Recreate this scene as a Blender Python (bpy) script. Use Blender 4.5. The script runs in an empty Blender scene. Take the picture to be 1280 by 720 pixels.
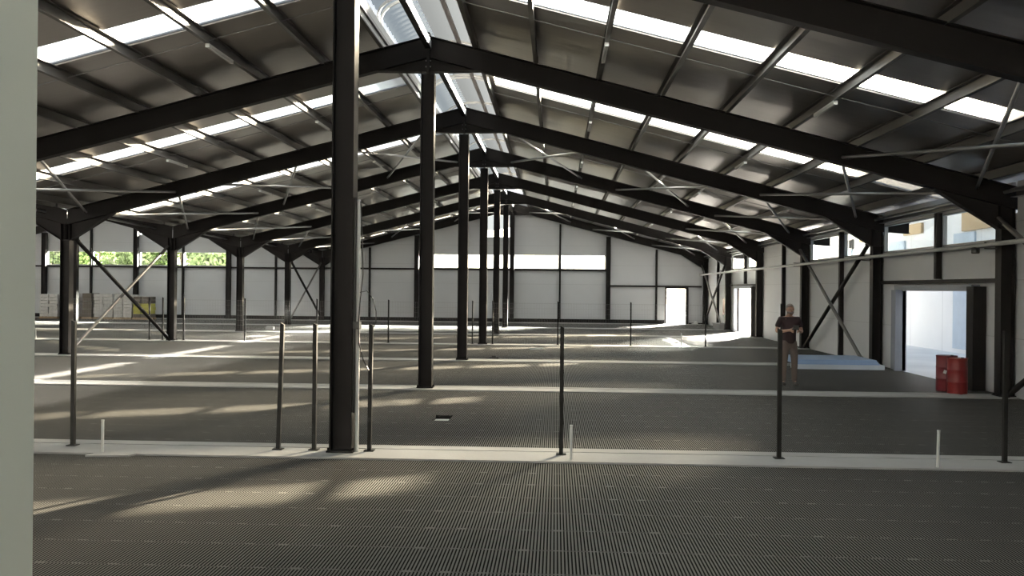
import bpy, math, random
from mathutils import Vector, Matrix
random.seed(7)
C = bpy.context.scene.collection
sc = bpy.context.scene

# ------------------------------------------------------------------ layout (metres)
B, Y0 = 7.293, 11.248            # bay length, first frame in view
XR, HW = -2.615, 11.443          # ridge of the near nave, half span
XE, XV = XR + HW, XR - HW        # right eave columns, valley columns
XR2 = XV - HW                    # ridge of the second nave
XL = XR2 - HW                    # far left eave
ZR, SL, RD = 7.13, 0.258, 0.44   # rafter top at the ridge, pitch, rafter depth
YE = Y0 + 6 * B                  # end wall
YF = Y0 - 3 * B                  # front wall behind the camera
def YK(k): return Y0 + k * B
def top(off): return ZR - SL * off
ORD = ['first', 'second', 'third', 'fourth', 'fifth', 'sixth', 'seventh', 'eighth', 'ninth', 'tenth', 'eleventh', 'twelfth', 'thirteenth', 'fourteenth']

# ------------------------------------------------------------------ mesh builder
class MB:
    def __init__(s): s.v, s.f, s.sm = [], [], []
    def add(s, vs, fs, smooth=False):
        n = len(s.v); s.v += [tuple(p) for p in vs]
        s.f += [tuple(i + n for i in f) for f in fs]; s.sm += [smooth] * len(fs); return s
    def box(s, x0, x1, y0, y1, z0, z1):
        return s.add([(x0,y0,z0),(x1,y0,z0),(x1,y1,z0),(x0,y1,z0),(x0,y0,z1),(x1,y0,z1),(x1,y1,z1),(x0,y1,z1)],
                     [(0,3,2,1),(4,5,6,7),(0,1,5,4),(1,2,6,5),(2,3,7,6),(3,0,4,7)])
    def prism(s, poly, a, b, axis=1):
        """polygon of 2-D points extruded from a to b along axis: 1 -> points are (x,z); 0 -> (y,z); 2 -> (x,y)"""
        def P(p, t): return (p[0], t, p[1]) if axis == 1 else ((t, p[0], p[1]) if axis == 0 else (p[0], p[1], t))
        n = len(poly)
        vs = [P(p, a) for p in poly] + [P(p, b) for p in poly]
        fs = [tuple(range(n)), tuple(range(2*n-1, n-1, -1))] + [(i, i+n, (i+1) % n + n, (i+1) % n) for i in range(n)]
        return s.add(vs, fs)
    def bar(s, p, q, w, h, up=(0,0,1)):
        p, q = Vector(p), Vector(q); d = (q - p).normalized(); u = Vector(up)
        if abs(d.dot(u)) > .99: u = Vector((0,1,0))
        x = d.cross(u).normalized() * w / 2; z = x.cross(d).normalized() * h / 2
        vs = [p-x-z, p+x-z, p+x+z, p-x+z, q-x-z, q+x-z, q+x+z, q-x+z]
        return s.add(vs, [(0,1,2,3),(7,6,5,4),(0,4,5,1),(1,5,6,2),(2,6,7,3),(3,7,4,0)])
    def tube(s, pts, r, n=8, caps=True):
        pts = [Vector(p) for p in pts]; rs = r if isinstance(r, (list, tuple)) else [r] * len(pts)
        vs, fs = [], []
        for i, p in enumerate(pts):
            d = (pts[min(i+1, len(pts)-1)] - pts[max(i-1, 0)]).normalized()
            a = Vector((0,0,1)) if abs(d.z) < .9 else Vector((1,0,0))
            x = d.cross(a).normalized(); y = x.cross(d)
            vs += [p + (x * math.cos(t) + y * math.sin(t)) * rs[i] for t in [2*math.pi*j/n for j in range(n)]]
        for i in range(len(pts)-1):
            for j in range(n):
                fs.append((i*n+j, i*n+(j+1) % n, (i+1)*n+(j+1) % n, (i+1)*n+j))
        s.add(vs, fs, True)
        if caps:
            m = len(pts)-1
            s.add(vs[:n], [tuple(range(n-1, -1, -1))]); s.add(vs[m*n:], [tuple(range(n))])
        return s
    def lathe(s, prof, cx, cy, n=28):
        vs = [(cx + r*math.cos(2*math.pi*j/n), cy + r*math.sin(2*math.pi*j/n), z) for r, z in prof for j in range(n)]
        fs = [(i*n+j, i*n+(j+1) % n, (i+1)*n+(j+1) % n, (i+1)*n+j) for i in range(len(prof)-1) for j in range(n)]
        return s.add(vs, fs, True)
    def ball(s, c, r, nu=10, nv=7):
        rx, ry, rz = (r, r, r) if not isinstance(r, (tuple, list)) else r
        vs, fs = [], []
        for i in range(nv+1):
            t = math.pi*i/nv
            for j in range(nu):
                a = 2*math.pi*j/nu
                vs.append((c[0]+rx*math.sin(t)*math.cos(a), c[1]+ry*math.sin(t)*math.sin(a), c[2]+rz*math.cos(t)))
        for i in range(nv):
            for j in range(nu): fs.append((i*nu+j, (i+1)*nu+j, (i+1)*nu+(j+1) % nu, i*nu+(j+1) % nu))
        return s.add(vs, fs, True)
    def mesh(s, name, m, origin=(0,0,0)):
        me = bpy.data.meshes.new(name); o = Vector(origin)
        me.from_pydata([tuple(Vector(p) - o) for p in s.v], [], s.f)
        me.polygons.foreach_set('use_smooth', s.sm); me.validate(); me.update()
        me.materials.append(m); return me

def tag(o, label, cat, group=None, kind=None):
    o['label'] = label; o['category'] = cat
    if group: o['group'] = group
    if kind: o['kind'] = kind
    return o
def obj(name, me, loc=(0,0,0), parent=None):
    o = bpy.data.objects.new(name, me); C.objects.link(o); o.location = loc
    if parent: o.parent = parent
    return o
def build(name, mb, m, origin=(0,0,0)):                      # a top-level mesh with its origin at its base
    return obj(name, mb.mesh(name, m, origin), origin)
def part(name, mb, m, parent, label=None):                   # mesh given in world coordinates, hung under parent
    w = Vector((0,0,0)); p = parent
    while p: w += p.location; p = p.parent
    o = obj(name, mb.mesh(name, m, w), (0,0,0), parent)
    if label: o['label'] = label
    return o
def empty(name, loc, label, cat, group=None):
    o = obj(name, None, loc); return tag(o, label, cat, group)
def struct(name, mb, m, parent=None):
    o = build(name, mb, m) if not parent else part(name, mb, m, parent)
    if not parent: o['kind'] = 'structure'
    return o
def clone(src, loc, label=None, group=None):
    r = src.copy(); C.objects.link(r); r.location = loc
    if label: r['label'] = label
    if group: r['group'] = group
    for ch in list(src.children):
        c = ch.copy(); C.objects.link(c); c.parent = r
        for g in list(ch.children):
            d = g.copy(); C.objects.link(d); d.parent = c
    return r

# ------------------------------------------------------------------ materials
def nodes(name):
    m = bpy.data.materials.new(name); m.use_nodes = True; n = m.node_tree; n.nodes.clear()
    out = n.nodes.new('ShaderNodeOutputMaterial'); return m, n, out
def N(n, t, **kw):
    x = n.nodes.new(t)
    for k, v in kw.items():
        if k in x.inputs: x.inputs[k].default_value = v
        else: setattr(x, k, v)
    return x
def mat(name, col, rough=.6, metal=0., var=.12, scale=3., bump=0., bscale=40., spec=.5):
    m, n, out = nodes(name)
    b = N(n, 'ShaderNodeBsdfPrincipled', Roughness=rough, Metallic=metal); b.inputs['Specular IOR Level'].default_value = spec
    tc = N(n, 'ShaderNodeTexCoord'); no = N(n, 'ShaderNodeTexNoise', Scale=scale, Detail=5.)
    n.links.new(tc.outputs['Object'], no.inputs['Vector'])
    rp = N(n, 'ShaderNodeMapRange'); rp.inputs['To Min'].default_value = 1-var; rp.inputs['To Max'].default_value = 1+var
    n.links.new(no.outputs['Fac'], rp.inputs['Value'])
    mx = N(n, 'ShaderNodeMix', data_type='RGBA', blend_type='MULTIPLY'); mx.inputs[0].default_value = 1
    mx.inputs[6].default_value = (*col, 1); n.links.new(rp.outputs[0], mx.inputs[7])
    n.links.new(mx.outputs[2], b.inputs['Base Color'])
    if bump:
        n2 = N(n, 'ShaderNodeTexNoise', Scale=bscale, Detail=4.); n.links.new(tc.outputs['Object'], n2.inputs['Vector'])
        bp = N(n, 'ShaderNodeBump', Strength=bump, Distance=.02); n.links.new(n2.outputs['Fac'], bp.inputs['Height'])
        n.links.new(bp.outputs[0], b.inputs['Normal'])
    n.links.new(b.outputs[0], out.inputs[0]); return m

def math_node(n, op, a, b=None, c=None):
    x = N(n, 'ShaderNodeMath', operation=op)
    for i, v in enumerate((a, b, c)):
        if v is None: continue
        if isinstance(v, (int, float)): x.inputs[i].default_value = v
        else: n.links.new(v, x.inputs[i])
    return x.outputs[0]

def mat_slats():
    """grey plastic slatted tiles, slots running away from the camera, joints every 0.6 m"""
    m, n, out = nodes('plastic_slats')
    tc = N(n, 'ShaderNodeTexCoord'); sp = N(n, 'ShaderNodeSeparateXYZ'); n.links.new(tc.outputs['Object'], sp.inputs[0])
    fx = math_node(n, 'FRACT', math_node(n, 'DIVIDE', sp.outputs[0], .0272))
    fy = math_node(n, 'FRACT', math_node(n, 'DIVIDE', sp.outputs[1], .6))
    slot = math_node(n, 'LESS_THAN', fx, .46)
    inn = math_node(n, 'MULTIPLY', math_node(n, 'GREATER_THAN', fy, .022), math_node(n, 'LESS_THAN', fy, .985))
    tx = math_node(n, 'FRACT', math_node(n, 'DIVIDE', sp.outputs[0], .272))
    wn0 = N(n, 'ShaderNodeTexWhiteNoise', noise_dimensions='2D'); cb0 = N(n, 'ShaderNodeCombineXYZ')
    n.links.new(math_node(n, 'FLOOR', math_node(n, 'DIVIDE', sp.outputs[0], .272)), cb0.inputs[0]); n.links.new(math_node(n, 'ROUND', math_node(n, 'DIVIDE', sp.outputs[1], .6)), cb0.inputs[1]); n.links.new(cb0.outputs[0], wn0.inputs['Vector'])
    web = math_node(n, 'MULTIPLY', math_node(n, 'LESS_THAN', tx, .28), math_node(n, 'LESS_THAN', math_node(n, 'ABSOLUTE', math_node(n, 'SUBTRACT', fy, .5)), .465))
    web = math_node(n, 'MAXIMUM', web, math_node(n, 'LESS_THAN', wn0.outputs['Value'], .72))
    ok = math_node(n, 'MAXIMUM', web, math_node(n, 'GREATER_THAN', tx, .28))
    s = math_node(n, 'MULTIPLY', math_node(n, 'MULTIPLY', slot, inn), ok)
    joint = math_node(n, 'MULTIPLY', math_node(n, 'LESS_THAN', fy, .014), math_node(n, 'GREATER_THAN', tx, .3))
    s = math_node(n, 'MAXIMUM', s, joint)
    no = N(n, 'ShaderNodeTexNoise', Scale=.8, Detail=6.); n.links.new(tc.outputs['Object'], no.inputs['Vector'])
    wn = N(n, 'ShaderNodeTexWhiteNoise', noise_dimensions='2D')
    cx = math_node(n, 'FLOOR', math_node(n, 'DIVIDE', sp.outputs[0], .272)); cy = math_node(n, 'FLOOR', math_node(n, 'DIVIDE', sp.outputs[1], .6))
    cb = N(n, 'ShaderNodeCombineXYZ'); n.links.new(cx, cb.inputs[0]); n.links.new(cy, cb.inputs[1]); n.links.new(cb.outputs[0], wn.inputs['Vector'])
    k = math_node(n, 'ADD', math_node(n, 'MULTIPLY', no.outputs['Fac'], .5), math_node(n, 'MULTIPLY', wn.outputs['Value'], .12))
    k = math_node(n, 'ADD', k, .68)
    tint = N(n, 'ShaderNodeMix', data_type='RGBA', blend_type='MULTIPLY'); tint.inputs[0].default_value = 1
    tint.inputs[6].default_value = (*SLAT, 1); n.links.new(k, tint.inputs[7])
    mx = N(n, 'ShaderNodeMix', data_type='RGBA'); n.links.new(s, mx.inputs[0])
    n.links.new(tint.outputs[2], mx.inputs[6]); mx.inputs[7].default_value = (.012, .012, .011, 1)
    b = N(n, 'ShaderNodeBsdfPrincipled', Roughness=.55); b.inputs['Specular IOR Level'].default_value = .3
    sl = math_node(n, 'MULTIPLY', math_node(n, 'SUBTRACT', 1., s), .3); n.links.new(sl, b.inputs['Specular IOR Level'])
    n.links.new(mx.outputs[2], b.inputs['Base Color']); n.links.new(b.outputs[0], out.inputs[0]); return m

def mat_panel(name, col, seam=1.15, axis=2, rough=.5):
    """coated sandwich panel with faint seams"""
    m, n, out = nodes(name)
    tc = N(n, 'ShaderNodeTexCoord'); sp = N(n, 'ShaderNodeSeparateXYZ'); n.links.new(tc.outputs['Object'], sp.inputs[0])
    f = math_node(n, 'FRACT', math_node(n, 'DIVIDE', sp.outputs[axis], seam)); s = math_node(n, 'LESS_THAN', f, .012)
    no = N(n, 'ShaderNodeTexNoise', Scale=.7, Detail=4.); n.links.new(tc.outputs['Object'], no.inputs['Vector'])
    k = math_node(n, 'SUBTRACT', math_node(n, 'ADD', math_node(n, 'MULTIPLY', no.outputs['Fac'], .14), .93), math_node(n, 'MULTIPLY', s, .25))
    mx = N(n, 'ShaderNodeMix', data_type='RGBA', blend_type='MULTIPLY'); mx.inputs[0].default_value = 1
    mx.inputs[6].default_value = (*col, 1); n.links.new(k, mx.inputs[7])
    b = N(n, 'ShaderNodeBsdfPrincipled', Roughness=rough); n.links.new(mx.outputs[2], b.inputs['Base Color'])
    n.links.new(b.outputs[0], out.inputs[0]); return m

def mat_foil():
    """bare metal-faced roof panel underside with shallow ribs and buckles"""
    m, n, out = nodes('roof_foil')
    tc = N(n, 'ShaderNodeTexCoord'); mp = N(n, 'ShaderNodeMapping'); mp.inputs['Scale'].default_value = (.35, 1.2, .35)
    n.links.new(tc.outputs['Object'], mp.inputs[0])
    no = N(n, 'ShaderNodeTexNoise', Scale=1.1, Detail=3.); n.links.new(mp.outputs[0], no.inputs['Vector'])
    sp = N(n, 'ShaderNodeSeparateXYZ'); n.links.new(tc.outputs['Object'], sp.inputs[0])
    rib = math_node(n, 'LESS_THAN', math_node(n, 'FRACT', math_node(n, 'DIVIDE', sp.outputs[1], .33)), .1)
    h = math_node(n, 'ADD', no.outputs['Fac'], math_node(n, 'MULTIPLY', rib, .06))
    bp = N(n, 'ShaderNodeBump', Strength=.35, Distance=.06); n.links.new(h, bp.inputs['Height'])
    b = N(n, 'ShaderNodeBsdfPrincipled', Roughness=.34, Metallic=.75); b.inputs['Base Color'].default_value = (*FOIL, 1)
    n.links.new(bp.outputs[0], b.inputs['Normal']); n.links.new(b.outputs[0], out.inputs[0]); return m

def mat_sheet(name, clear, col, transl=.8):
    """translucent sheeting: part of the light goes straight through, the rest is scattered"""
    m, n, out = nodes(name)
    t = N(n, 'ShaderNodeBsdfTransparent'); t.inputs[0].default_value = (*col, 1)
    l = N(n, 'ShaderNodeBsdfTranslucent'); l.inputs[0].default_value = (*[c*transl for c in col], 1)
    d = N(n, 'ShaderNodeBsdfDiffuse'); d.inputs[0].default_value = (*[c*.6 for c in col], 1)
    m1 = N(n, 'ShaderNodeMixShader'); m1.inputs[0].default_value = .2; n.links.new(l.outputs[0], m1.inputs[1]); n.links.new(d.outputs[0], m1.inputs[2])
    m2 = N(n, 'ShaderNodeMixShader'); m2.inputs[0].default_value = clear; n.links.new(m1.outputs[0], m2.inputs[1]); n.links.new(t.outputs[0], m2.inputs[2])
    n.links.new(m2.outputs[0], out.inputs[0]); return m
def mat_fluted(name, clear, fwd, col, transl=.8):
    """fibreglass roof sheet: most light passes on forward with some scatter, the rest is diffused"""
    m, n, out = nodes(name)
    t = N(n, 'ShaderNodeBsdfTransparent'); t.inputs[0].default_value = (*col, 1)
    r = N(n, 'ShaderNodeBsdfRefraction', Roughness=.62, IOR=1.13); r.inputs[0].default_value = (*col, 1)
    l = N(n, 'ShaderNodeBsdfTranslucent'); l.inputs[0].default_value = (.34, .39, .45, 1)
    m1 = N(n, 'ShaderNodeMixShader'); m1.inputs[0].default_value = fwd; n.links.new(l.outputs[0], m1.inputs[1]); n.links.new(r.outputs[0], m1.inputs[2])
    m2 = N(n, 'ShaderNodeMixShader'); m2.inputs[0].default_value = clear; n.links.new(m1.outputs[0], m2.inputs[1]); n.links.new(t.outputs[0], m2.inputs[2])
    n.links.new(m2.outputs[0], out.inputs[0]); return m
def mat_glass(name, tint=(.93,.96,.95)):
    m, n, out = nodes(name)
    t = N(n, 'ShaderNodeBsdfTransparent'); t.inputs[0].default_value = (*tint, 1)
    g = N(n, 'ShaderNodeBsdfGlossy', Roughness=.03)
    m2 = N(n, 'ShaderNodeMixShader'); m2.inputs[0].default_value = .06; n.links.new(t.outputs[0], m2.inputs[1]); n.links.new(g.outputs[0], m2.inputs[2])
    n.links.new(m2.outputs[0], out.inputs[0]); return m
def mat_leaf(name, col):
    m, n, out = nodes(name)
    d = N(n, 'ShaderNodeBsdfDiffuse'); t = N(n, 'ShaderNodeBsdfTranslucent')
    tc = N(n, 'ShaderNodeTexCoord'); no = N(n, 'ShaderNodeTexNoise', Scale=1.2); n.links.new(tc.outputs['Object'], no.inputs['Vector'])
    mx = N(n, 'ShaderNodeMix', data_type='RGBA'); n.links.new(no.outputs['Fac'], mx.inputs[0])
    mx.inputs[6].default_value = (*[c*.7 for c in col], 1); mx.inputs[7].default_value = (*[min(1, c*1.35) for c in col], 1)
    n.links.new(mx.outputs[2], d.inputs[0]); n.links.new(mx.outputs[2], t.inputs[0])
    m2 = N(n, 'ShaderNodeMixShader'); m2.inputs[0].default_value = .4; n.links.new(d.outputs[0], m2.inputs[1]); n.links.new(t.outputs[0], m2.inputs[2])
    n.links.new(m2.outputs[0], out.inputs[0]); return m

SLAT = (.078, .075, .070); FOIL = (.33, .31, .295)
M = dict(
    steel=mat('dark_steel', (.016, .0148, .0148), .55, 0, .2, 2., spec=.05),
    galv=mat('galvanised_steel', (.27, .27, .27), .38, .7, .15, 6.),
    purlin=mat('purlin_steel', (.11, .105, .10), .5, .3, .2, 3.),
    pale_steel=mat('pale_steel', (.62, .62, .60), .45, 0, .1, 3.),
    slats=mat_slats(), foil=mat_foil(),
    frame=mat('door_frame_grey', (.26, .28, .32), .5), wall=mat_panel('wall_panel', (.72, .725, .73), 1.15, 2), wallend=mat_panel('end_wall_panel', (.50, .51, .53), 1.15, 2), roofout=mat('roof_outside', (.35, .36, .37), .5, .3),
    strip=mat('pale_concrete', (.34, .34, .335), .8, 0, .12, 2.5, .25, 30.),
    conc=mat('grey_concrete', (.33, .33, .32), .85, 0, .15, 2., .3, 25.),
    yard=mat('yard_concrete', (.82, .81, .79), .85, 0, .18, .5),
    pit=mat('pit', (.015, .014, .013), .9),
    sky=mat_fluted('translucent_sheet', .60, .35, (.80, .77, .70), .85), vault=mat_sheet('white_polycarbonate', .03, (.019, .021, .023), .5),
    clear=mat_sheet('clear_polycarbonate', .85, (.36, .392, .405), .1), glass=mat_glass('window_glass'),
    post=mat('black_post', (.007, .007, .0065), .6, 0, .2, 8., spec=.2), white=mat('white_plastic', (.75, .75, .73), .45, 0, .05),
    greypost=mat('pale_concrete_post', (.68, .70, .62), .7, 0, .12, 1.2),
    pvc=mat('grey_pipe', (.45, .45, .43), .45, 0, .1), cable=mat('black_cable', (.012, .012, .012), .5),
    dark=mat('dark_plastic', (.03, .03, .03), .5),
    red=mat('red_paint', (.16, .009, .010), .45, 0, .12, 6.), red2=mat('crimson_paint', (.115, .006, .012), .5, 0, .12, 6.), lid=mat('tan_lid', (.55, .42, .32), .6),
    blue=mat('pale_blue_film', (.30, .42, .62), .35, 0, .08, 3.), foam=mat('white_edge', (.62, .66, .70), .6),
    wrap=mat('wrapped_slats', (.52, .51, .50), .35, 0, .35, 6., .4, 14.), brown=mat('brown_wrap', (.09, .075, .06), .6, 0, .3, 3., .4, 6.),
    yellow=mat('yellow_wrap', (.42, .40, .06), .6, 0, .2, 4.), wood=mat('pallet_wood', (.30, .22, .14), .8, 0, .2, 5.),
    skin=mat('skin', (.42, .25, .18), .55, 0, .08, 9.), shirt=mat('maroon_shirt', (.022, .010, .012), .85, 0, .2, 8.),
    trousers=mat('brown_trousers', (.11, .085, .075), .85, 0, .15, 8.), shoe=mat('dark_shoe', (.03, .026, .024), .6), hair=mat('grey_hair', (.30, .28, .26), .8, 0, .2, 30.),
    beard=mat('grey_beard', (.16, .13, .12), .85, 0, .2, 30.), eye=mat('eye', (.03, .025, .02), .3),
    nwall=mat_panel('neighbour_wall', (.90, .905, .91), 3., 1), nblue=mat('pale_blue_panel', (.52, .62, .72), .6), tan=mat('tan_boards', (.42, .31, .18), .75),
    hill=mat('dry_hillside', (.50, .42, .26), .95, 0, .35, .08, .0), grass=mat('field_grass', (.25, .30, .10), .95, 0, .3, .2),
    leaf=mat_leaf('leaf_green', (.13, .18, .07)), leaf2=mat_leaf('leaf_pale', (.17, .22, .10)), bark=mat('bark', (.10, .07, .05), .9),
)

# ------------------------------------------------------------------ floor, strips, ground
HX0, HX1, HY0, HY1 = -1.90, -1.632, 14.1, 14.7            # one tile is missing here
mb = MB()
for x0, x1, y0, y1 in ((XL-.1, HX0, YF, YE), (HX1, 9.0, YF, YE), (HX0, HX1, YF, HY0), (HX0, HX1, HY1, YE)):
    mb.add([(x0,y0,0),(x1,y0,0),(x1,y1,0),(x0,y1,0)], [(0,1,2,3)])
fl = struct('floor', mb, M['slats'])
mb = MB(); d = -.45
mb.add([(HX0,HY0,0),(HX1,HY0,0),(HX1,HY1,0),(HX0,HY1,0),(HX0,HY0,d),(HX1,HY0,d),(HX1,HY1,d),(HX0,HY1,d)], [(0,4,5,1),(1,5,6,2),(2,6,7,3),(3,7,4,0),(4,7,6,5)])
part('pit', mb, M['pit'], fl)
for i, k in enumerate(range(-3, 7)):
    y = YK(k) if k < 6 else YE - .35
    w = .44 if k <= 0 else .36
    mb = MB(); x0, x1 = XL, 8.95
    seam = y + .18
    mb.box(x0, x1, y-w, seam-.012, 0, .022).box(x0, x1, seam+.012, y+w, 0, .026).box(x0, x1, seam-.012, seam+.012, 0, .008)
    struct('trim_%d' % (i+1), mb, M['strip'])
mb = MB(); mb.add([(-160,-60,-.06),(160,-60,-.06),(160,88,-.06),(-160,88,-.06)], [(0,1,2,3)])
struct('ground', mb, M['yard'])
# the far bank beyond the yard
mb = MB(); nx, ny = 60, 14; vs, fs = [], []
for j in range(ny+1):
    for i in range(nx+1):
        x = -170 + 340*i/nx; t = j/ny; y = 86 + 90*t
        z = -.08 + 16*t**1.2 * (.75 + .25*math.sin(x*.05+1)) + (.5*math.sin(x*.31+j) if j else 0)*t
        vs.append((x, y, z))
for j in range(ny):
    for i in range(nx): fs.append((j*(nx+1)+i, j*(nx+1)+i+1, (j+1)*(nx+1)+i+1, (j+1)*(nx+1)+i))
mb.add(vs, fs, True); struct('hill', mb, M['hill'])

# ------------------------------------------------------------------ walls
def gable(x):
    off = abs(x-XR) if x > XV else abs(x-XR2)
    return top(off) + .17
def wall_with_holes(xs_extra, x0, x1, ztop, holes, emit):
    """cells between hole edges; emit(xa, xb, za0, zb0, za1, zb1)"""
    xs = sorted(set([x0, x1] + [h[0] for h in holes] + [h[1] for h in holes] + xs_extra)); xs = [x for x in xs if x0 <= x <= x1]
    for a, b in zip(xs, xs[1:]):
        m = (a+b)/2; hs = sorted([h for h in holes if h[0] <= m <= h[1]], key=lambda h: h[2]); z = 0.
        for h in hs:
            if h[2] > z: emit(a, b, z, z, h[2], h[2])
            z = h[3]
        if z < ztop(a) - .001: emit(a, b, z, z, ztop(a), ztop(b))
# end wall
WINS = [(XR + a, XR + b, 3.22, 4.06) for a, b in ((-5.63, -2.9), (-2.78, -.12), (.12, 2.78), (2.9, 5.55))]
WINS2 = [(XR2 + a, XR2 + b, 3.22, 4.06) for a, b in ((-5.65, -2.9), (-2.78, -.14), (.14, 2.78), (2.9, 5.6))]
UPW = [(XR-1.57, XR-.14, 5.07, 6.44), (XR2+.14, XR2+1.55, 5.07, 6.44)]
ENDDOOR = (6.58, 7.70, 0., 2.10)
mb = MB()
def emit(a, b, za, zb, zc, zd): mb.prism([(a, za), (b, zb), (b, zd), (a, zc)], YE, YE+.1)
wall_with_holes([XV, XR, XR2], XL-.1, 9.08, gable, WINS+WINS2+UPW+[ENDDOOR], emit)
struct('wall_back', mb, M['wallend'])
for i, (a, b, z0, z1) in enumerate(WINS+WINS2+UPW):
    mb = MB(); t = .035
    mb.box(a, b, YE-.01, YE+.11, z0, z0+t).box(a, b, YE-.01, YE+.11, z1-t, z1).box(a, a+t, YE-.01, YE+.11, z0+t, z1-t).box(b-t, b, YE-.01, YE+.11, z0+t, z1-t)
    w = struct('window_%d' % (i+1), mb, M['pale_steel'])
    g = MB(); g.box(a+t, b-t, YE+.05, YE+.056, z0+t, z1-t); part('pane', g, M['glass'], w)
# right wall with two vehicle doors and the window bands
DOORS = [(YK(1)+1.55, YK(1)+5.8, 0., 2.08), (YK(4)+1.35, YK(4)+5.65, 0., 2.13)]
RW = []
for k in (1, 2, 4): RW += [(YK(k)+.12, YK(k)+3.36, 3.12, 3.86), (YK(k)+3.52, YK(k+1)-.12, 3.12, 3.86)]
mb = MB()
def emit(a, b, za, zb, zc, zd): mb.prism([(a, za), (b, zb), (b, zd), (a, zc)], 9.0, 9.08, axis=0)
wall_with_holes([], YF, YE+.1, lambda y: 4.24, RW+DOORS+[(YK(k)-.115, YK(k)+.115, 3.62, 4.24) for k in range(0, 6)], emit)
struct('wall_right', mb, M['wall'])
for i, (a, b, z0, z1) in enumerate(RW):
    mb = MB(); t = .03
    mb.box(8.99, 9.09, a, b, z0, z0+t).box(8.99, 9.09, a, b, z1-t, z1).box(8.99, 9.09, a, a+t, z0+t, z1-t).box(8.99, 9.09, b-t, b, z0+t, z1-t)
    w = struct('window_%d' % (11+i), mb, M['galv'])
    g = MB(); g.box(9.04, 9.046, a+t, b-t, z0+t, z1-t); part('pane', g, M['glass'], w)
for i, (a, b, z0, z1) in enumerate(DOORS):
    mb = MB(); w = .42 if i == 0 else .4
    mb.box(8.82, 9.1, b, b+.1, 0, z1+.02).box(8.82, 9.1, a-.1, a, 0, z1+.02).box(8.82, 9.1, a-.1, b+.1, z1+.02, z1+.14)
    mb.box(8.93, 8.995, b+.1, b+(.62 if i == 0 else .45), 0, z1+.02)
    struct('door_%d' % (i+1), mb, M['frame'])
    n_ = MB(); n_.box(8.72, 8.99, a-w, a-.1, 0, z1+.1)                 # heavy dark post on the near side of each opening
    p = build('door_post', n_, M['steel'], (8.85, a-.3, 0))
    tag(p, 'dark steel post on the near side of the %s right-wall doorway' % ('nearer' if i == 0 else 'farther'), 'door post', kind='thing')
mb = MB(); a, b, z0, z1 = ENDDOOR
mb.box(a-.09, a, YE-.05, YE+.12, 0, z1).box(b, b+.16, YE-.12, YE+.12, 0, z1).box(a-.09, b+.16, YE-.05, YE+.12, z1, z1+.1)
struct('door_3', mb, M['steel'])
# left wall and front wall close the hall
mb = MB()
mb.box(XL-.1, XL, YF, YE+.1, 0, 4.3); struct('wall_left', mb, M['wall'])
mb = MB()
def emit(a, b, za, zb, zc, zd): mb.prism([(a, za), (b, zb), (b, zd), (a, zc)], YF-.1, YF)
wall_with_holes([XV, XR, XR2], XL-.1, 9.08, gable, [(4., 6., 0., 2.2)], emit); struct('wall_front', mb, M['wall'])
# dark plinth at the foot of the end wall
mb = MB(); mb.box(XL, 6.45, YE-.06, YE, 0, .24).box(7.9, 8.95, YE-.05, YE, 0, .1); o = struct('baseboard_back', mb, M['steel'])

# ------------------------------------------------------------------ roof
NAVES = [(XR, 1, 12.4, 'right'), (XR, -1, HW, 'left'), (XR2, 1, HW, 'far right'), (XR2, -1, HW+.2, 'far left')]
SK0, SK1 = .435, .565                                     # where the translucent strip sits in a bay
def slab(mb, xr, s, o0, o1, y0, y1, z0, z1):
    mb.prism([(xr+s*o0, top(o0)+z0), (xr+s*o1, top(o1)+z0), (xr+s*o1, top(o1)+z1), (xr+s*o0, top(o0)+z1)], y0, y1)
SLOPE = {'right': 'right-hand roof slope', 'left': 'left-hand roof slope', 'far right': 'far nave inner slope', 'far left': 'far nave outer slope'}
for xr, s, omax, nm in NAVES:
    mb = MB(); ys = YF - .1
    for k in range(-3, 6):
        a, b = YK(k)+SK0*B, YK(k)+SK1*B
        slab(mb, xr, s, .92, omax, ys, a, .2, .27)
        slab(mb, xr, s, .92, 1.1, a, b, .2, .27); slab(mb, xr, s, omax-.12, omax, a, b, .2, .27); ys = b
    slab(mb, xr, s, .92, omax, ys, YE+.35, .2, .27)
    struct('roof_%s' % nm.replace(' ', '_'), mb, M['foil'])
    for k in range(-3, 6):
        if nm == 'far left' and k < 2: continue
        a, b = YK(k)+SK0*B, YK(k)+SK1*B
        g = MB(); slab(g, xr, s, 1.1, omax-.12, a, b, .225, .24)
        o = build('translucent_roof_sheet', g, M['sky'], (xr+s*6, (a+b)/2, top(6)+.2))
        where = '%s bay ahead' % ORD[k] if k >= 0 else '%s bay behind the camera' % ORD[-k-1]
        tag(o, 'translucent roof strip on the %s, %s' % (SLOPE[nm], where), 'skylight', 'translucent strips in the roof', 'thing')

# purlins: one continuous row per line
OFFS = [.98, 2.2, 3.48, 4.74, 6.02, 7.3, 8.6, 9.88, 11.12]
for xr, s, omax, nm in NAVES[:3]:
    for i, of in enumerate(OFFS + ([12.2] if nm == 'right' else [])):
        x = xr + s*of; z = top(of); mb = MB(); h, w, t = .196, .075, .008
        y0, y1 = YF, YE+.2
        sx = -s                                           # the open side of the C faces the ridge
        mb.box(x-t/2, x+t/2, y0, y1, z, z+h)
        for zz in (z, z+h-t): mb.box(min(x, x+sx*w), max(x, x+sx*w), y0, y1, zz, zz+t)
        mb.box(min(x+sx*w, x+sx*(w-t)), max(x+sx*w, x+sx*(w-t)), y0, y1, z+t, z+.03)
        o = build('roof_purlin', mb, M['purlin'], (x, Y0, z))
        tag(o, 'long grey steel purlin, %s from the ridge on the %s' % (ORD[i], SLOPE[nm]), 'purlin', 'roof purlins', 'thing')
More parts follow.
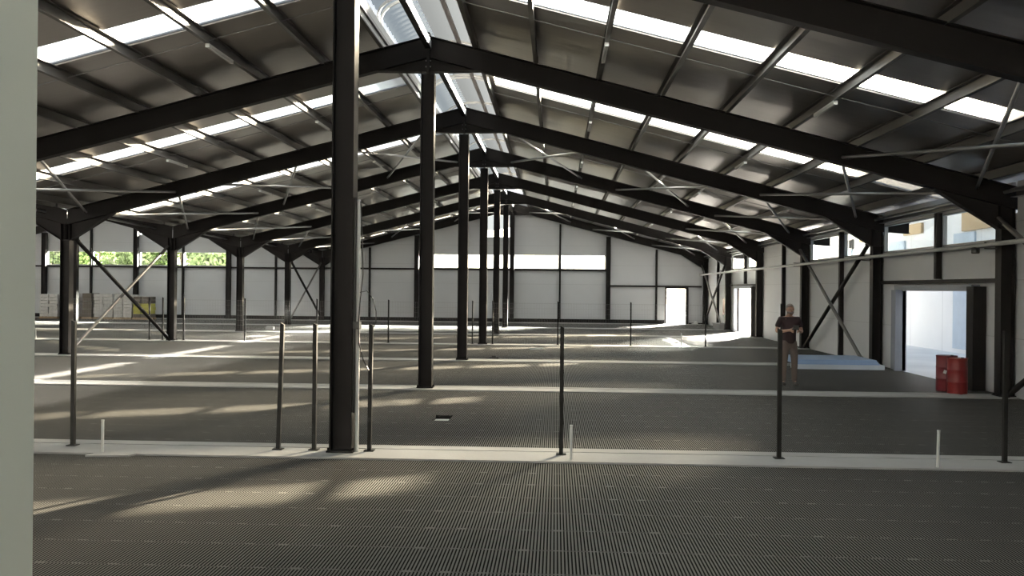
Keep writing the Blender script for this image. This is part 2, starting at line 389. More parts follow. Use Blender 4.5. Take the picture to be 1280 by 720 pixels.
# anti-sag rods next to each strip
for xr, s, omax, nm in NAVES[:3]:
    for k in range(0, 6):
        if nm == 'far right' and k < 2: continue
        y = YK(k)+.625*B; mb = MB()
        mb.tube([(xr+s*OFFS[0], y, top(OFFS[0])+.10), (xr+s*OFFS[-1], y, top(OFFS[-1])+.10)], .009, 6)
        o = build('sag_rod', mb, M['galv'], (xr+s*6, y, top(6)+.1))
        tag(o, 'thin bright tie rod running down the %s in the %s bay' % (SLOPE[nm], ORD[k]), 'tie rod', 'tie rods between purlins')
# pale battens fixed under the purlins
def batten_meshes():
    b_ = MB(); b_.box(-.035, .035, 0, 1.2, -.035, 0)
    d_ = MB(); d_.prism([(-.03, -.036), (.03, -.036), (.022, -.066), (-.022, -.066)], .02, 1.18)
    e_ = MB(); e_.box(-.034, .034, 0, .02, -.068, -.001)
    e2 = MB(); e2.box(-.034, .034, 1.18, 1.2, -.068, -.001)
    return [(n, m.mesh(n, M[k])) for n, m, k in (('housing', b_, 'pale_steel'), ('diffuser', d_, 'pale_steel'), ('end_cap', e_, 'pale_steel'), ('end_cap', e2, 'pale_steel'))]
bm_ = batten_meshes()
for xr, s, omax, nm in NAVES[:2]:
    for k in range(0, 6):
        for j, i in enumerate((2, 5)):
            of = OFFS[i]
            r = empty('batten_light', (xr+s*(of-.04), YK(k)+.60*B, top(of)-.002),
                      'slim pale batten under a purlin, %s bay of the %s, %s one' % (ORD[k], SLOPE[nm], 'upper' if j == 0 else 'lower'), 'batten light', 'pale battens under the purlins')
            for n, me in bm_: obj(n, me, (0,0,0), r)

# ridge lantern, one length per bay
for xr, nm in ((XR, 'near nave'), (XR2, 'far nave')):
    for k in range(-3 if nm == 'near nave' else 2, 6):
        y0, y1 = YK(k)+.01, YK(k+1)-.01
        zb = top(.92)+.27
        r = empty('ridge_lantern', (xr, y0, zb), 'arched translucent ridge cover of the %s, %s' % (nm, ('%s bay in front of the camera' % ORD[k]) if k >= 0 else '%s bay behind the camera' % ORD[-k-1]), 'ridge skylight', 'arched ridge covers')
        def arc(t): return (xr + 1.02*math.sin(t), zb + .42 + .46*(math.cos(t)-math.cos(1.5))/(1-math.cos(1.5)))
        def sheet(t0, t1, n, corr):
            m = MB(); vs, fs = [], []; ny = 96 if corr else 1
            for j in range(ny+1):
                for i in range(n+1):
                    x, z = arc(t0+(t1-t0)*i/n); dz = .022*math.sin(j*math.pi/2) if corr else 0
                    vs.append((x, y0+(y1-y0)*j/ny, z+dz))
            for j in range(ny):
                for i in range(n): fs.append((j*(n+1)+i, j*(n+1)+i+1, (j+1)*(n+1)+i+1, (j+1)*(n+1)+i))
            return m.add(vs, fs, True)
        part('white_sheet', sheet(-.32, 1.5, 12, False), M['vault'], r, 'white translucent half of the arch')
        part('clear_sheet', sheet(-1.5, -.32, 10, True), M['clear'], r, 'clear corrugated half of the arch')
        for q in (.02, .5, .98):
            m = MB(); yy = y0+(y1-y0)*q
            pts = [(xr-.98, yy, zb)] + [(arc(-1.5+3*i/12)[0]*1. , yy, arc(-1.5+3*i/12)[1]-.03) for i in range(13)] + [(xr+.98, yy, zb)]
            for a, b in zip(pts, pts[1:]): m.bar(a, b, .05, .045, up=(0,1,0))
            part('arch_rib', m, M['pale_steel'], r)
        m = MB(); m.box(xr-.99, xr-.95, y0, y1, top(.92)+.02, zb+.2); part('curb', m, M['pale_steel'], r)
        m = MB(); m.box(xr+.93, xr+.97, y0, y1, top(.92)+.17, top(.92)+.225); part('curb', m, M['pale_steel'], r)
        m = MB()
        for xx, zz in ((arc(.22)[0], arc(.22)[1]-.05), (arc(.62)[0], arc(.62)[1]-.05)): m.bar((xx, y0, zz), (xx, y1, zz), .10, .05)
        part('lantern_purlin', m, M['steel'], r)

# ------------------------------------------------------------------ frames
def rafter_mb(xr, s, o0, o1, y):
    m = MB(); fw, ft = .10, .018
    def seg(za, zb, hw): slab(m, xr, s, o0, o1, y-hw, y+hw, za, zb)
    seg(-ft, 0, fw); seg(-RD, -RD+ft, fw); seg(-RD+ft, -ft, .006); return m
def rafter(k, xr, s, nm, tail):
    y = YK(k) if k < 6 else YE-.22
    oc = HW - .14                                        # column face
    which = {0: 'nearest frame', 6: 'end wall'}.get(k, '%s frame' % ORD[k])
    o = build('roof_rafter', rafter_mb(xr, s, .03, HW+(.14 if tail else -.012), y), M['steel'], (xr+s*6, y, top(6)-RD))
    tag(o, 'dark steel rafter on the %s, %s counted from the camera' % (SLOPE[nm], which) if k < 6 else 'dark steel rafter on the %s, close against the end wall' % SLOPE[nm], 'rafter', 'sloping roof rafters', 'thing')
    m = MB(); zb = ZR-SL*1.05-RD+.01                      # apex haunch
    P = lambda of, z: (xr+s*of, z)
    m.prism([P(.03, top(.03)-RD), P(1.05, top(1.05)-RD), P(1.05, zb-.012), P(.03, zb-.012)], y-.006, y+.006)
    m.prism([P(.03, zb-.03), P(1.05, zb-.03+.02), P(1.05, zb+.02), P(.03, zb-.012)], y-.10, y+.10); part('apex_haunch', m, M['steel'], o)
    m = MB(); end = HW+(.14 if tail else -.012); zl = 3.32
    m.prism([P(10.05, top(10.05)-RD+.005), P(end, top(end)-RD), P(end, zl), P(oc, zl)], y-.006, y+.006)
    m.prism([P(10.05, top(10.05)-RD), P(oc, zl), P(oc, zl-.018), P(10.05, top(10.05)-RD-.018)], y-.10, y+.10)
    m.prism([P(oc, zl-.018), P(end, zl-.018), P(end, zl), P(oc, zl)], y-.13, y+.13)
    for e in (oc+.006, end-.006): m.prism([P(e-.006, zl), P(e+.006, zl), P(e+.006, top(e)-RD), P(e-.006, top(e)-RD)], y-.10, y+.10)
    part('eave_haunch', m, M['steel'], o)
    m = MB(); m.prism([P(.0, zb-.05), P(.03, zb-.05), P(.03, ZR+.06), P(.0, ZR+.06)], y-.11, y+.11); part('apex_plate', m, M['steel'], o)
    m = MB()
    for dy in (-.06, .06):
        for z in (zb+.08, zb+.2, zb+.45):
            m.tube([(xr+s*.028, y+dy, z), (xr+s*.055, y+dy, z)], .014, 6)
    part('bolt', m, M['galv'], o, 'bright bolt heads')
    m = MB()
    for of in OFFS: m.box(min(xr+s*of, xr+s*(of+.012)), max(xr+s*of, xr+s*(of+.012)), y-.05, y+.05, top(of), top(of)+.15)
    part('purlin_cleat', m, M['steel'], o)
    if tail:
        m = MB(); a, b = HW+.14, 12.32
        m.prism([P(a, top(a)), P(b, top(b)), P(b, top(b)-.3), P(a, top(a)-RD)], y-.006, y+.006)
        slab(m, xr, s, a, b, y-.09, y+.09, -.016, 0)
        m.prism([P(a, top(a)-RD), P(b, top(b)-.3), P(b, top(b)-.284), P(a, top(a)-RD+.016)], y-.09, y+.09)
        part('eave_tail', m, M['steel'], o)
for k in range(0, 7):
    rafter(k, XR, 1, 'right', True); rafter(k, XR, -1, 'left', False)
    if k >= 1: rafter(k, XR2, 1, 'far right', False)
    if k >= 3: rafter(k, XR2, -1, 'far left', False)

def column_meshes(h, dx=.27, dy=.25):
    s = MB(); t = .016
    s.box(-dx/2, -dx/2+t, -dy/2, dy/2, .02, h).box(dx/2-t, dx/2, -dy/2, dy/2, .02, h).box(-dx/2+t, dx/2-t, -.006, .006, .02, h)
    b = MB(); b.box(-dx/2-.03, dx/2+.03, -dy/2-.03, dy/2+.03, 0, .02)
    for a in (-1, 1):
        for c in (-1, 1): b.tube([(a*(dx/2+.018), c*.09, .02), (a*(dx/2+.018), c*.09, .05)], .013, 6)
    return s.mesh('steel_column', M['steel']), b.mesh('base_plate', M['steel'])
def column(me, x, y, label, z=.024):
    o = obj('steel_column', me[0], (x, y, z)); tag(o, label, 'column', 'steel columns', 'thing'); obj('base_plate', me[1], (0,0,0), o); return o
ridge_me, eave_me = column_meshes(ZR-SL*1.05-RD-.045-.024), column_meshes(3.30-.024)
for k in range(0, 6):
    column(ridge_me, XR, YK(k), 'dark steel column under the ridge, %s' % ('large nearest one with a cable pipe on its side' if k == 0 else '%s of the central row counted from the camera' % ORD[k]))
for k in range(0, 7):
    y = YK(k) if k < 6 else YE-.22
    column(eave_me, XE, y, 'dark steel column against the right wall, %s' % ('%s from the camera' % ORD[k] if k < 6 else 'in the far corner'))
    column(eave_me, XV, y, 'dark steel valley column in the left row, %s' % ('%s from the camera' % ORD[k] if k < 6 else 'against the end wall'))
for k in (3, 4, 5): column(ridge_me, XR2, YK(k), 'dark steel column under the far nave ridge, %s frame' % ORD[k])
# end wall posts
for i, o_ in enumerate((-3, -2, -1, 0, 1, 2, 3)):
    for xr, nm in ((XR, 'near'), (XR2, 'far')):
        x = xr + o_*2.86; thick = o_ % 2 == 0; h = top(abs(o_*2.86)) - RD - .06
        m = MB(); w = .13 if thick else .055
        if thick: m.box(x-w, x-w+.014, YE-.34, YE-.1, .028, h).box(x+w-.014, x+w, YE-.34, YE-.1, .028, h).box(x-w+.014, x+w-.014, YE-.23, YE-.215, .028, h)
        else: m.box(x-w, x+w, YE-.16, YE-.01, .24 if abs(x-ENDDOOR[0]) > .5 else 2.2, h)
        if i == 6 and nm == 'near' : pass
        side = 'at the middle of' if o_ == 0 else ('left of centre of' if o_ < 0 else 'right of centre of')
        o = build('wall_stud', m, M['steel'], (x, YE-.16, .028 if thick else .24))
        tag(o, '%s dark end wall upright, %s the %s gable%s' % ('thick' if thick else 'thin', side, nm, '' if o_ == 0 else (', %s from it' % ORD[abs(o_)-1])), 'wall upright', 'end wall uprights', 'thing')
# girts
def girt(p, q, w, h, label):
    m = MB(); m.bar(p, q, w, h); c = (Vector(p)+Vector(q))/2
    o = build('wall_girt', m, M['steel'], c); tag(o, label, 'girt', 'horizontal wall rails', 'thing')
girt((XV+.15, YE-.06, 3.15), (XR+5.6, YE-.06, 3.15), .1, .10, 'dark horizontal rail under the windows of the near gable')
girt((XR2-8.6, YE-.06, 3.13), (XV-.15, YE-.06, 3.13), .1, .10, 'dark horizontal rail under the windows of the far left gable')
girt((XR+5.85, YE-.06, 2.24), (XE-.2, YE-.06, 2.24), .1, .10, 'dark horizontal rail over the small end doorway')
for k in (1, 4):
    girt((8.92, YK(k)+.15, 2.30), (8.92, YK(k+1)-.15, 2.30), .1, .09, 'dark horizontal rail over the %s doorway of the right wall' % ('wide nearer' if k == 1 else 'far'))
for k in (1, 2, 4):
    girt((8.93, YK(k)+.15, 3.04), (8.93, YK(k+1)-.15, 3.04), .08, .09, 'dark rail under the right wall windows, %s bay' % ORD[k])
for k in range(0, 6):
    m = MB(); m.box(8.86, 8.98, YK(k)+.12, YK(k+1)-.12, 3.92, 3.935).box(8.86, 8.98, YK(k)+.12, YK(k+1)-.12, 4.08, 4.095).box(8.965, 8.98, YK(k)+.12, YK(k+1)-.12, 3.935, 4.08)
    m.tube([(8.75, YK(k)+.12, 4.02), (8.75, YK(k+1)-.12, 4.02)], .035, 8)
    o = build('eave_strut', m, M['galv'], (8.9, YK(k)+B/2, 3.92)); tag(o, 'grey steel eave strut over the right wall, %s bay' % ORD[k], 'eave strut', 'eave struts', 'thing')
for k in (0, 1, 2, 3, 4, 5):
    m = MB(); z0 = 2.36 if k in (1, 4) else 0.02
    m.box(8.86, 8.99, YK(k)+3.37, YK(k)+3.51, z0, 3.9)
    o = build('wall_stud', m, M['steel'], (8.92, YK(k)+3.44, z0)); tag(o, 'dark upright of the right wall in the middle of the %s bay' % ORD[k], 'wall upright', 'right wall uprights', 'thing')
# ridge tie beam
for k in range(0, 6):
    m = MB(); m.box(XR-.06, XR+.06, YK(k)+.11, YK(k+1)-.11, 6.86, 7.02)
    o = build('ridge_beam', m, M['steel'], (XR, YK(k)+B/2, 6.86)); tag(o, 'dark box beam along the ridge between columns, %s bay' % ORD[k], 'beam', 'ridge beams', 'thing')
    m = MB(); m.box(XR+.061, XR+.066, YK(k)+.13, YK(k+1)-.13, 6.87, 7.01); part('painted_lit_side', m, M['pale_steel'], o, 'light on the right face, painted pale')  # thin pale overlay, paints in the light on the beam's right face
# wall bracing
def brace(name, p, q, r, m, label, group):
    b = MB(); b.tube([p, q], r, 10); o = build(name, b, M[m], p); tag(o, label, 'brace', group, 'thing')
    d = (Vector(q)-Vector(p)).normalized()
    for e, sg in ((Vector(p), 1), (Vector(q), -1)):
        g = MB(); c = e + d*sg*.12; g.bar(e, e+d*sg*.3, .012, r*3.2, up=(1,0,0) if name == 'wall_brace' else (0,0,1)); part('gusset', g, M['steel'], o)
for x, k, nm in ((XV+.05, 2, 'between the second and third valley columns in view'), (XV+.05, 5, 'between the last two valley columns')):
    brace('wall_brace', (x, YK(k)+.2, 3.45), (x, YK(k+1)-.3, .06), .06, 'steel', 'dark diagonal brace falling away %s' % nm, 'diagonal braces between columns')
    brace('wall_brace', (x-.13, YK(k)+.3, .06), (x-.13, YK(k+1)-.2, 3.45), .05, 'purlin', 'grey diagonal brace rising away %s' % nm, 'diagonal braces between columns')
for k, nm in ((0, 'in the nearest bay of the right wall'), (2, 'in the third bay of the right wall'), (5, 'in the last bay of the right wall')):
    z = 3.5
    brace('wall_brace', (8.76, YK(k)+.2, z), (8.76, YK(k+1)-.3, .08), .06, 'steel', 'dark diagonal brace falling away %s' % nm, 'diagonal braces on the right wall')
    brace('wall_brace', (8.60, YK(k)+.3, .08), (8.60, YK(k+1)-.2, z), .05, 'purlin', 'grey diagonal brace rising away %s' % nm, 'diagonal braces on the right wall')
# roof bracing
CELLS = [(.98, 3.5, 'by the ridge'), (4.74, 7.3, 'at mid slope'), (8.25, 10.85, 'by the eave')]
for xr, s, nm in ((XR, 1, 'right'), (XR, -1, 'left'), (XR2, 1, 'far right')):
    for k in range(0, 6):
        for a, b, cn in CELLS:
            if k not in (2, 5) and cn != 'by the eave': continue
            if nm == 'far right' and (cn != 'by the eave' or k < 1): continue
            y0, y1 = YK(k)+.08, YK(k+1)-.08; dz = -.22
            brace('roof_brace', (xr+s*a, y0, top(a)+dz), (xr+s*b, y1, top(b)+dz), .035, 'galv', 'pale roof tube sloping down and away %s, %s, %s bay' % (cn, SLOPE[nm], ORD[k]), 'crossed tubes under the roof')
            brace('roof_brace', (xr+s*b, y0, top(b)+dz-.08), (xr+s*a, y1, top(a)+dz-.08), .035, 'galv', 'pale roof tube sloping up and away %s, %s, %s bay' % (cn, SLOPE[nm], ORD[k]), 'crossed tubes under the roof')
# pipe along the right wall
m = MB(); m.tube([(8.48, 8, 3.02), (8.48, YE-.4, 2.93)], .045, 12); o = build('wall_pipe', m, M['pvc'], (8.48, 30, 2.97)); tag(o, 'long pale pipe running along the right wall at window sill height', 'pipe')
m = MB()
for k in range(0, 6): m.box(8.43, 8.69, YK(k)-.02, YK(k)+.02, 2.91, 2.93).box(8.43, 8.69, YK(k)-.02, YK(k)+.02, 3.03, 3.05)
part('pipe_clip', m, M['steel'], o)
m = MB(); m.lathe([(0, 2.84), (.07, 2.84), (.08, 2.86), (.08, 2.96), (.0, 2.975)], 8.48, 19.05, 14); o = build('junction_box', m, M['dark'], (8.48, 19.05, 2.84)); tag(o, 'small dark round box hanging under the pale pipe on the right wall', 'junction box')

# ------------------------------------------------------------------ near column's conduit
o = empty('cable_conduit', (XR+.2, Y0, .024), 'pale cable pipe with a dark loose cable on the nearest central column', 'conduit')
m = MB(); m.tube([(XR+.185, Y0-.02, .024), (XR+.185, Y0-.02, 3.12)], .024, 10); part('pale_pipe', m, M['white'], o)
m = MB(); m.tube([(XR+.152, Y0-.06, .5), (XR+.152, Y0-.06, 3.14)], .016, 8); part('dark_pipe', m, M['dark'], o, 'dark pipe')
m = MB(); m.tube([(XR+.21, Y0-.03, 3.1), (XR+.235, Y0-.04, 2.6), (XR+.25, Y0-.05, 2.2), (XR+.22, Y0-.05, 1.9), (XR+.20, Y0-.05, 1.6), (XR+.21, Y0-.06, 1.35), (XR+.27, Y0-.08, 1.15), (XR+.34, Y0-.1, 1.03)], .008, 6)
m.tube([(XR+.21, Y0-.03, 1.98), (XR+.30, Y0-.05, 2.0), (XR+.38, Y0-.07, 1.9), (XR+.42, Y0-.07, 1.75), (XR+.42, Y0-.07, 1.62), (XR+.39, Y0-.07, 1.55)], .006, 6); part('loose_cable', m, M['cable'], o, 'black looping cable')
m = MB(); m.box(XR+.137, XR+.22, Y0-.1, Y0+.02, 1.53, 1.62); part('clamp', m, M['dark'], o)

# ------------------------------------------------------------------ fence posts, mesh, rods
def post_meshes():
    s = MB(); w = .024; s.box(-w, w, -w, w, .008, 1.5)
    c = MB(); c.prism([(-w, 1.5), (w, 1.5), (w, 1.545), (-w, 1.57)], -w, w)
    b = MB(); b.box(-.06, .06, -.06, .06, 0, .008)
    return s.mesh('fence_post', M['post']), [('post_cap', c.mesh('post_cap', M['post'])), ('base_plate', b.mesh('base_plate', M['post']))]
pm = post_meshes()
def fpost(x, y, label, group, lean=0):
    o = obj('fence_post', pm[0], (x, y, .026)); tag(o, label, 'post', group, 'thing'); o.rotation_euler[1] = lean
    for n, me in pm[1]: obj(n, me, (0,0,0), o)
for x, l, ln in ((-6.03, 'black fence post standing alone at the left end of the near white strip', 0), (-3.42, 'slightly leaning black fence post, second to the left of the large near column', .026), (-2.97, 'black fence post just left of the large near column', .0),
          (-2.28, 'black fence post just right of the large near column', .006), (.085, 'black fence post in the middle of the near white strip beside a white rod', 0), (2.715, 'black fence post in front of the standing man', 0), (5.38, 'black fence post at the right end of the near white strip', 0)):
    fpost(x, Y0+.02, l, 'black posts on the near strip', ln)
P3 = [-17.84, -14.9, -14.4, -13.62, -11.34, -8.68, -6.05, -3.36, -2.99, -2.26, .09, 2.7, 5.36, 8.02]
for i, x in enumerate(P3): fpost(x, YK(3)+.02, 'thin black post on the distant fence line, %s from the left' % ORD[i], 'black posts on the distant strip')
for i, (a, b) in enumerate(zip(P3, P3[1:])):
    if b-a < 1 or i > 11: continue
    m = MB(); n = int((b-a)/.06); y = YK(3)+.05
    for j in range(1, n):
        x = a+(b-a)*j/n; m.bar((x, y, .06), (x, y, 1.52), .003, .003)
    for j in range(9): m.bar((a+.03, y-.004, .06+j*.18), (b-.03, y-.004, .06+j*.18), .003, .003, up=(0,1,0))
    o = build('mesh_fence', m, M['galv'], ((a+b)/2, y, .03)); tag(o, 'thin wire mesh fence panel between the %s and %s distant posts' % (ORD[i], ORD[i+1]), 'fence panel', 'wire mesh panels')
def rod(x, y, h, label, lean=0.):
    m = MB(); m.tube([(x, y, .02), (x+lean, y, h)], .017, 10); o = build('white_rod', m, M['white'], (x, y, .02)); tag(o, label, 'rod', 'white rods on the strips')
    c = MB(); c.tube([(x+lean, y, h), (x+lean, y, h+.012)], .02, 10); part('rod_cap', c, M['white'], o)
rod(-5.45, Y0-.38, .40, 'short white rod at the left of the near strip'); rod(.20, Y0-.30, .42, 'short white rod next to the middle black post'); rod(4.44, Y0-.36, .44, 'short white rod on the near strip at the right', .012)
rod(4.46, YK(3)-.3, .5, 'tiny white rod on the distant strip right of the middle'); rod(-19.0, YK(3)-.3, .4, 'tiny white rod on the distant strip at the far left')
m = MB(); m.prism([(-5.55, Y0-.60), (-5.05, Y0-.56), (-5.0, Y0-.42), (-5.5, Y0-.42)], .001, .024, axis=2); o = build('concrete_patch', m, M['strip'], (-5.3, Y0-.5, .0)); tag(o, 'pale spill of concrete at the foot of the left white rod', 'concrete')
m = MB(); m.prism([(-.84, 30.7), (-.42, 30.78), (-.36, 30.98), (-.78, 30.86)], .004, .06, axis=2); o = build('white_offcut', m, M['white'], (-.6, 30.85, .0)); tag(o, 'small white offcut lying on the slatted floor right of the central columns', 'offcut')
m = MB(); m.box(-1.9, -1.62, 26.5, 26.62, .0, .06).box(-1.82, -1.7, 26.45, 26.5, 0, .1); o = build('scrap_piece', m, M['dark'], (-1.75, 26.5, .026)); o.location.z = .026; tag(o, 'small dark scrap on the strip right of the third central column', 'scrap')
m = MB(); m.box(-13.5, -13.15, 42.3, 42.6, 0, .14); m.box(-13.46, -13.2, 42.33, 42.57, .14, .16); o = build('white_carton', m, M['white'], (-13.3, 42.45, 0)); tag(o, 'small white carton on the floor beyond the left columns', 'carton')
m = MB(); m.tube([(-3.24, YK(3)+.1, 6.2), (-3.22, YK(3)+.1, 3.5), (-3.26, YK(3)+.1, 1.2), (-3.2, YK(3)+.1, .1)], .008, 6); o = build('hanging_cable', m, M['cable'], (-3.24, YK(3)+.1, .1)); tag(o, 'thin dark cable hanging from the roof beside the third column', 'cable')

# ------------------------------------------------------------------ pale post close to the camera
m = MB(); m.box(-1.5, -1.102, 1.5, 1.9, 0, gable(-1)-.02)
o = build('pale_post', m, M['greypost'], (-1., 1.7, 0)); tag(o, 'broad pale grey upright very close to the camera along the left edge', 'post', kind='thing')

# ------------------------------------------------------------------ red drums and panel stack by the doorway
def drum(x, y, r, h, mk, label, lidm):
    o = empty('red_drum', (x, y, 0), label, 'drum', 'red drums by the doorway')
    b = MB(); b.lathe([(0, 0), (r*.97, 0), (r, .02), (r, h*.33), (r*1.03, h*.345), (r, h*.36), (r, h*.66), (r*1.03, h*.675), (r, h*.69), (r, h-.03), (r*1.02, h-.02), (r*1.02, h)], x, y, 32); part('drum_body', b, M[mk], o)
    l = MB(); l.lathe([(r*1.0, h-.012), (r*.9, h-.012), (0, h-.006)], x, y, 32); part('lid', l, M[lidm], o, 'tan lid' if lidm == 'lid' else None)
    l = MB(); l.tube([(x+r*.5, y, h-.01), (x+r*.5, y, h+.012)], .03, 10); part('bung', l, M['dark'], o); return o
drum(8.09, 18.92, .19, .735, 'red', 'red drum with a tan lid standing in front beside the wide doorway', 'lid')
o = drum(8.17, 19.62, .205, .735, 'red2', 'darker crimson drum with a white spot, standing behind the other drum', 'red2')
m = MB(); a = math.radians(236); m.bar((8.17+.207*math.cos(a), 19.62+.207*math.sin(a), .37), (8.17+.207*math.cos(a)+.02, 19.62+.207*math.sin(a)-.012, .44), .06, .012, up=(math.cos(a), math.sin(a), 0)); part('white_spot', m, M['white'], o, 'white spot')
o = empty('panel_stack', (7.4, 24.6, 0), 'low stack of pale blue sheet panels on the floor by the right wall', 'panels')
m = MB(); m.box(6.3, 8.62, 24.5, 24.95, .0, .12); part('front_batten', m, M['foam'], o, 'pale front edge')
for j in range(3):
    m = MB(); m.box(6.36+.02*j, 8.5-.03*j, 24.54+.02*j, 26.4, .122+.042*j, .162+.042*j); part('sheet_panel', m, M['blue'], o)
# far corner bits
o = empty('leaning_board', (8.8, 49.6, .3), 'red and white board hung on the right wall beyond the far doorway', 'board')
m = MB(); m.box(8.86, 8.9, 49.2, 50.25, .72, 1.55); part('white_half', m, M['white'], o, 'white half'); m = MB(); m.box(8.84, 8.89, 48.2, 49.2, .75, 1.62); part('red_half', m, M['red'], o, 'red half')
m = MB(); m.box(8.45, 8.95, 47.9, 49.9, 0, .26).box(8.4, 8.98, 47.85, 49.95, .26, .3); o = build('concrete_block', m, M['strip'], (8.7, 48.9, 0)); tag(o, 'low pale concrete block at the wall foot beyond the far doorway', 'block')
m = MB(); m.ball((8.25, 54.6, .1), (.12, .1, .1)); m.ball((8.18, 54.55, .05), (.2, .12, .05)); o = build('white_bag', m, M['white'], (8.2, 54.6, 0)); tag(o, 'small white bag on the floor in the far right corner', 'bag')

# ------------------------------------------------------------------ pallets at the far left
def pallet(x0, x1, h, mk, label, yel=None, rows=7, y=53.2):
    o = empty('pallet_stack', ((x0+x1)/2, y, 0), label, 'pallet', 'wrapped pallets along the end wall')
    p = MB()
    for dy in (-.5, 0, .5): p.box(x0, x1, y+dy-.05, y+dy+.05, .0, .09)
    for j in range(5):
        c = x0+(x1-x0)*(j+.5)/5; p.box(c-.07, c+.07, y-.55, y+.55, .09, .12)
    part('pallet_base', p, M['wood'], o)
    for j in range(rows):
        b = MB(); z0 = .12+(h-.12)*j/rows; z1 = .12+(h-.12)*(j+1)/rows-.015; n = 2 if (x1-x0) > .9 else 1
        for q in range(n):
            a = x0+(x1-x0)*q/n + random.uniform(0, .04); c = x0+(x1-x0)*(q+1)/n - random.uniform(.01, .05)
            b.box(a, c, y-.52+random.uniform(0, .05), y+.5, z0, z1)
        part('stacked_layer', b, M[yel if yel and 1 <= j <= 3 else mk], o)
pallet(-30.3, -29.2, 1.45, 'wrap', 'pale wrapped pallet at the far left end of the row')
pallet(-29.1, -28.05, 1.5, 'wrap', 'pale wrapped pallet just left of the second valley column')
pallet(-27.75, -27.15, 1.52, 'brown', 'dark brown wrapped stack between pale pallets', rows=3)
pallet(-27.05, -25.9, 1.5, 'wrap', 'pale pallet right of the brown stack')
pallet(-25.85, -24.75, 1.46, 'wrap', 'pale pallet behind the crossed braces')
pallet(-24.7, -23.75, 1.35, 'brown', 'brown stack with yellow sheets at the right end of the row', 'yellow', rows=6)

# ------------------------------------------------------------------ the man with the remote control
def skin(name, pts, edges, m, parent, sub=2):
    names = list(pts); me = bpy.data.meshes.new(name)
    me.from_pydata([pts[n][0] for n in names], [(names.index(a), names.index(b)) for a, b in edges], []); me.materials.append(m)
    o = obj(name, me, (0,0,0), parent); md = o.modifiers.new('skin', 'SKIN'); md.use_smooth_shade = True
    for i, n in enumerate(names):
        r = pts[n][1]; me.skin_vertices[0].data[i].radius = r if isinstance(r, tuple) else (r, r)
    me.skin_vertices[0].data[0].use_root = True
    s = o.modifiers.new('sub', 'SUBSURF'); s.levels = s.render_levels = sub
    return o
man = empty('person', (5.08, 20.25, 0.0), 'man in a dark maroon polo shirt and brownish trousers looking down at a remote control', 'person')
man.rotation_euler[2] = math.radians(6)
pts = {'pelvis': ((0,0,.96), (.10,.08)), 'waist': ((0,.005,1.10), (.10,.08)), 'chest': ((0,.01,1.28), (.16,.115)), 'ucb': ((0,.015,1.42), (.13,.09)), 'neck': ((0,.005,1.505), (.052,.055)),
       'jaw': ((0,-.04,1.580), (.070,.082)), 'face': ((0,-.035,1.645), (.080,.098)), 'crown': ((0,-.02,1.720), (.070,.088)),
       'nose': ((0,-.145,1.628), .013), 'chin': ((0,-.105,1.565), (.028,.02)), 'earl': ((-.083,-.025,1.64), (.012,.02)), 'earr': ((.083,-.025,1.64), (.012,.02))}
ed = [('pelvis','waist'), ('waist','chest'), ('chest','ucb'), ('ucb','neck'), ('neck','jaw'), ('jaw','face'), ('face','crown'), ('face','nose'), ('jaw','chin'), ('face','earl'), ('face','earr')]
for s, n in ((-1,'l'), (1,'r')):
    pts.update({'sh'+n: ((s*.185,.015,1.435), .062), 'ua'+n: ((s*.235,.03,1.30), .052), 'el'+n: ((s*.275,.02,1.165), .043), 'fa'+n: ((s*.205,-.13,1.175), .037), 'wr'+n: ((s*.13,-.245,1.20), (.027,.024)), 'pa'+n: ((s*.098,-.305,1.21), (.030,.018)),
                'hip'+n: ((s*.09,0,.89), .07), 'th'+n: ((s*.105,-.01,.70), .075), 'kn'+n: ((s*.115,-.015,.50), .056), 'ca'+n: ((s*.12,.015,.33), .050), 'an'+n: ((s*.125,.02,.09), .030), 'toe'+n: ((s*.147,-.12,.035), (.022,.016))})
    ed += [('ucb','sh'+n), ('sh'+n,'ua'+n), ('ua'+n,'el'+n), ('el'+n,'fa'+n), ('fa'+n,'wr'+n), ('wr'+n,'pa'+n), ('pelvis','hip'+n), ('hip'+n,'th'+n), ('th'+n,'kn'+n), ('kn'+n,'ca'+n), ('ca'+n,'an'+n), ('an'+n,'toe'+n)]
    for f in range(4):                                       # four fingers curled under the remote
        z = 1.225 - .019*f; x = s*(.098 - .004*f); L = (.026, .030, .028, .021)[f]
        pts['f%d1%s' % (f, n)] = ((x-s*.016, -.345, z), .0092); pts['f%d2%s' % (f, n)] = ((x-s*(.03+L*.3), -.345-L*.6, z-.004), .0085); pts['f%d3%s' % (f, n)] = ((x-s*(.045+L*.6), -.345-L*.5, z-.012), .0075)
        ed += [('pa'+n, 'f%d1%s' % (f, n)), ('f%d1%s' % (f, n), 'f%d2%s' % (f, n)), ('f%d2%s' % (f, n), 'f%d3%s' % (f, n))]
    pts['t1'+n] = ((s*.072,-.29,1.236), .012); pts['t2'+n] = ((s*.05,-.315,1.252), .010); pts['t3'+n] = ((s*.036,-.335,1.254), .008)
    ed += [('pa'+n,'t1'+n), ('t1'+n,'t2'+n), ('t2'+n,'t3'+n)]
skin('body', pts, ed, M['skin'], man)
sp_ = {'z': ((0,-.002,.87), (.158,.125)), 'a': ((0,0,.97), (.158,.125)), 'b': ((0,.005,1.10), (.155,.12)), 'c': ((0,.01,1.27), (.175,.132)), 'd': ((0,.015,1.41), (.15,.105)), 'e': ((0,.01,1.485), (.075,.075))}
se = [('z','a'), ('a','b'), ('b','c'), ('c','d'), ('d','e')]
